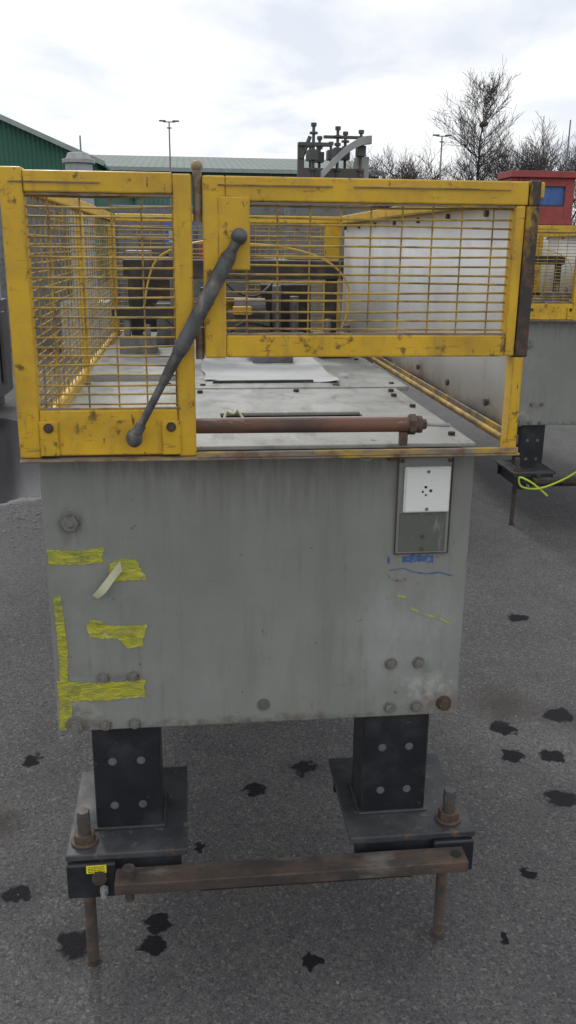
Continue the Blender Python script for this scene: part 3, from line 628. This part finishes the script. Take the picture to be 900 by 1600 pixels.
# ---------------------------------------------------------------- ground
def ground():
    bm=bmesh.new(); bmesh.ops.create_circle(bm,cap_ends=True,segments=64,radius=900)
    me=bpy.data.meshes.new("ground"); bm.to_mesh(me); bm.free()
    m,nt,b=newmat("asphalt")
    c=coords(nt)
    base=mix(nt,ramp(nt,noise(nt,c,.9,5,.6),.35,.68),(.082,.081,.085),(.135,.131,.130))
    base=mix(nt,ramp(nt,noise(nt,c,3.2,5,.6,.4),.45,.72,0,.65),base,(.058,.057,.062))
    base=mix(nt,ramp(nt,noise(nt,c,11,5,.65,.6),.54,.72,0,.45),base,(.155,.15,.146))
    vo=node(nt,"ShaderNodeTexVoronoi"); vo.inputs["Scale"].default_value=140; nt.links.new(c,vo.inputs["Vector"])
    sp=node(nt,"ShaderNodeSeparateColor"); nt.links.new(vo.outputs["Color"],sp.inputs[0])
    base=mix(nt,ramp(nt,sp.outputs[0],.80,1.0,0,.55),base,(.25,.245,.238))
    base=mix(nt,ramp(nt,sp.outputs[1],.55,.92,0,.6),base,(.035,.035,.038))
    v2=node(nt,"ShaderNodeTexVoronoi"); v2.inputs["Scale"].default_value=330; nt.links.new(c,v2.inputs["Vector"])
    s2=node(nt,"ShaderNodeSeparateColor"); nt.links.new(v2.outputs["Color"],s2.inputs[0])
    base=mix(nt,ramp(nt,s2.outputs[0],.7,1.0,0,.5),base,(.23,.225,.215))
    base=mix(nt,ramp(nt,s2.outputs[1],.6,.95,0,.5),base,(.03,.03,.032))
    base=mix(nt,ramp(nt,noise(nt,c,46,3,.7),.69,.73,0,.6),base,(.30,.29,.275))
    wn=node(nt,"ShaderNodeTexNoise"); wn.inputs["Scale"].default_value=26; wn.inputs["Detail"].default_value=5; nt.links.new(c,wn.inputs["Vector"])
    w0=node(nt,"ShaderNodeVectorMath",operation='SUBTRACT'); nt.links.new(wn.outputs["Color"],w0.inputs[0]); w0.inputs[1].default_value=(.5,.5,.5)
    w1=node(nt,"ShaderNodeVectorMath",operation='SCALE'); nt.links.new(w0.outputs[0],w1.inputs[0]); w1.inputs["Scale"].default_value=.09
    w1b=node(nt,"ShaderNodeVectorMath",operation='MULTIPLY'); nt.links.new(w1.outputs[0],w1b.inputs[0]); w1b.inputs[1].default_value=(1,1,0)
    w2=node(nt,"ShaderNodeVectorMath",operation='ADD'); nt.links.new(c,w2.inputs[0]); nt.links.new(w1b.outputs[0],w2.inputs[1])
    def spots(L,soft=.5,hard=1.1):
        acc=None
        for x,y,r in L:
            dd=node(nt,"ShaderNodeVectorMath",operation='DISTANCE'); nt.links.new(w2.outputs[0],dd.inputs[0]); dd.inputs[1].default_value=(x,y,0)
            f=ramp(nt,dd.outputs["Value"],r*soft,r*hard,1,0)
            acc=f if acc is None else mth(nt,'MAXIMUM',acc,f)
        return acc
    oil=spots([(.18,.67,.032),(.35,.77,.042),(-.11,.12,.034),(-.31,.067,.048),(-.12,.05,.036),(1.2,.765,.045),(1.33,1.02,.055),(-.48,.26,.038),(1.13,.525,.05),(.26,-.05,.02),(1.06,.77,.04),(1.09,.95,.045),(-.55,.9,.035),(.9,.2,.022),(1.5,1.9,.05),(.75,-.02,.015),(.0,.4,.02)],.85,1.08)
    base=mix(nt,mth(nt,'MULTIPLY',oil,.94),base,(.009,.009,.012))
    halo=spots([(.35,.77,.09),(-.31,.067,.10),(1.33,1.02,.12),(1.13,.525,.10),(-.48,.26,.08)],.3,1.2)
    base=mix(nt,mth(nt,'MULTIPLY',halo,.40),base,(.025,.025,.028))
    rs=spots([(1.15,1.12,.16),(-.6,.55,.10),(1.5,.5,.12)],.2)
    base=mix(nt,mth(nt,'MULTIPLY',rs,.7),base,(.040,.032,.026))
    pud=None
    w3=node(nt,"ShaderNodeTexNoise"); w3.inputs["Scale"].default_value=1.6; w3.inputs["Detail"].default_value=5; nt.links.new(c,w3.inputs["Vector"])
    for x,y,r in ((-1.85,5.2,.95),(-2.4,6.3,1.2),(-1.5,4.5,.65),(-1.2,5.3,.55)):
        dd=node(nt,"ShaderNodeVectorMath",operation='DISTANCE'); nt.links.new(c,dd.inputs[0]); dd.inputs[1].default_value=(x,y,0)
        q=mth(nt,'ADD',mth(nt,'DIVIDE',dd.outputs["Value"],r),mth(nt,'MULTIPLY',mth(nt,'SUBTRACT',w3.outputs["Fac"],.5),1.1))
        f=ramp(nt,q,.88,1.02,1,0)
        pud=f if pud is None else mth(nt,'MAXIMUM',pud,f)
    base=mix(nt,mth(nt,'MULTIPLY',pud,.8),base,(.022,.022,.026))
    nt.links.new(base,b.inputs["Base Color"])
    nt.links.new(ramp(nt,pud,0,1,.88,.14),b.inputs["Roughness"])
    nt.links.new(ramp(nt,oil,0,1,.4,.15),b.inputs["Specular IOR Level"])
    bn=node(nt,"ShaderNodeBump"); bn.inputs["Distance"].default_value=.004
    nt.links.new(ramp(nt,pud,0,1,.9,.05),bn.inputs["Strength"])
    h=mth(nt,'ADD',mth(nt,'MULTIPLY',vo.outputs["Distance"],-.8),noise(nt,c,260,4,.6))
    nt.links.new(h,bn.inputs["Height"]); nt.links.new(bn.outputs[0],b.inputs["Normal"])
    me.materials.append(m); o=bpy.data.objects.new("asphalt_ground",me); col.objects.link(o)
ground()
GRIT=paint("grit_stone",(.20,.19,.18),[((.38,.37,.35),30,.55,.6,ST,.8),((.1,.1,.1),22,.55,.62,ST,.8)],rough=.9,bump=0)
rg=random.Random(11); m=MB()
def stone(x,y,r):
    g=bmesh.ops.create_icosphere(m.bm,subdivisions=1,radius=r,matrix=Matrix.Translation((x,y,r*.35)))["verts"]
    for v in g: v.co+=Vector((rg.uniform(-1,1),rg.uniform(-1,1),rg.uniform(-.6,.3)))*r*.35
for i in range(420):
    stone(rg.uniform(-1.0,2.2),rg.uniform(-.4,3.5),rg.choice((.002,.003,.003,.004,.005)))
for i in range(260):
    stone(rg.gauss(-1.15,.25),rg.gauss(3.6,.25),rg.uniform(.003,.009))
m.done("loose_gravel",GRIT)

# ---------------------------------------------------------------- sky and sun
w=bpy.data.worlds.new("World"); scene.world=w; w.use_nodes=True; nt=w.node_tree
bg=nt.nodes["Background"]
sky=node(nt,"ShaderNodeTexSky",sky_type='NISHITA'); sky.sun_disc=False
SE,SA=math.radians(42),math.radians(-12)
sky.sun_elevation=SE; sky.sun_rotation=SA
tc=node(nt,"ShaderNodeTexCoord"); sx=node(nt,"ShaderNodeSeparateXYZ"); nt.links.new(tc.outputs["Generated"],sx.inputs[0])
zz=mth(nt,'ADD',mth(nt,'MAXIMUM',sx.outputs[2],0.0),.16)
cx=node(nt,"ShaderNodeCombineXYZ"); nt.links.new(mth(nt,'DIVIDE',sx.outputs[0],zz),cx.inputs[0]); nt.links.new(mth(nt,'DIVIDE',sx.outputs[1],zz),cx.inputs[1])
mp=node(nt,"ShaderNodeMapping"); mp.inputs["Location"].default_value=(3.4,1.2,0); mp.inputs["Scale"].default_value=(1,.8,1); nt.links.new(cx.outputs[0],mp.inputs[0])
n1=noise(nt,mp.outputs[0],.9,6,.5,.3)
cover=ramp(nt,n1,.36,.56,.78,1.0)
n2=noise(nt,mp.outputs[0],1.7,6,.52,.3)
cl=mix(nt,ramp(nt,n2,.36,.53),(8.1,8.6,9.4),(11.0,11.0,11.1))
cc=mix(nt,cover,sky.outputs[0],cl)
nt.links.new(cc,bg.inputs[0]); bg.inputs[1].default_value=.1
sd=bpy.data.lights.new("sun",'SUN'); sd.energy=1.2; sd.angle=math.radians(12); sd.color=(1,.96,.90)
so=bpy.data.objects.new("sun",sd); col.objects.link(so)
dirv=Vector((math.sin(SA)*math.cos(SE),math.cos(SA)*math.cos(SE),math.sin(SE)))
so.rotation_euler=dirv.to_track_quat('Z','Y').to_euler(); so.location=dirv*30

# ---------------------------------------------------------------- camera
yaw,pitch,roll=math.radians(6.5),math.radians(16.8),math.radians(0.6)
fw=Vector((math.sin(yaw)*math.cos(pitch),math.cos(yaw)*math.cos(pitch),-math.sin(pitch)))
r=Vector((math.cos(yaw),-math.sin(yaw),0)); u=r.cross(fw)
c,s=math.cos(roll),math.sin(roll); r2=r*c+u*s; u2=u*c-r*s
ca=bpy.data.cameras.new("camera"); ca.sensor_fit='VERTICAL'; ca.sensor_height=36; ca.lens=36*1378/1600; ca.clip_end=2000; ca.clip_start=.05
co=bpy.data.objects.new("camera",ca); col.objects.link(co)
M=Matrix((r2,u2,-fw)).transposed().to_4x4(); M.translation=Vector((0,-1.75,1.65)); co.matrix_world=M
scene.camera=co
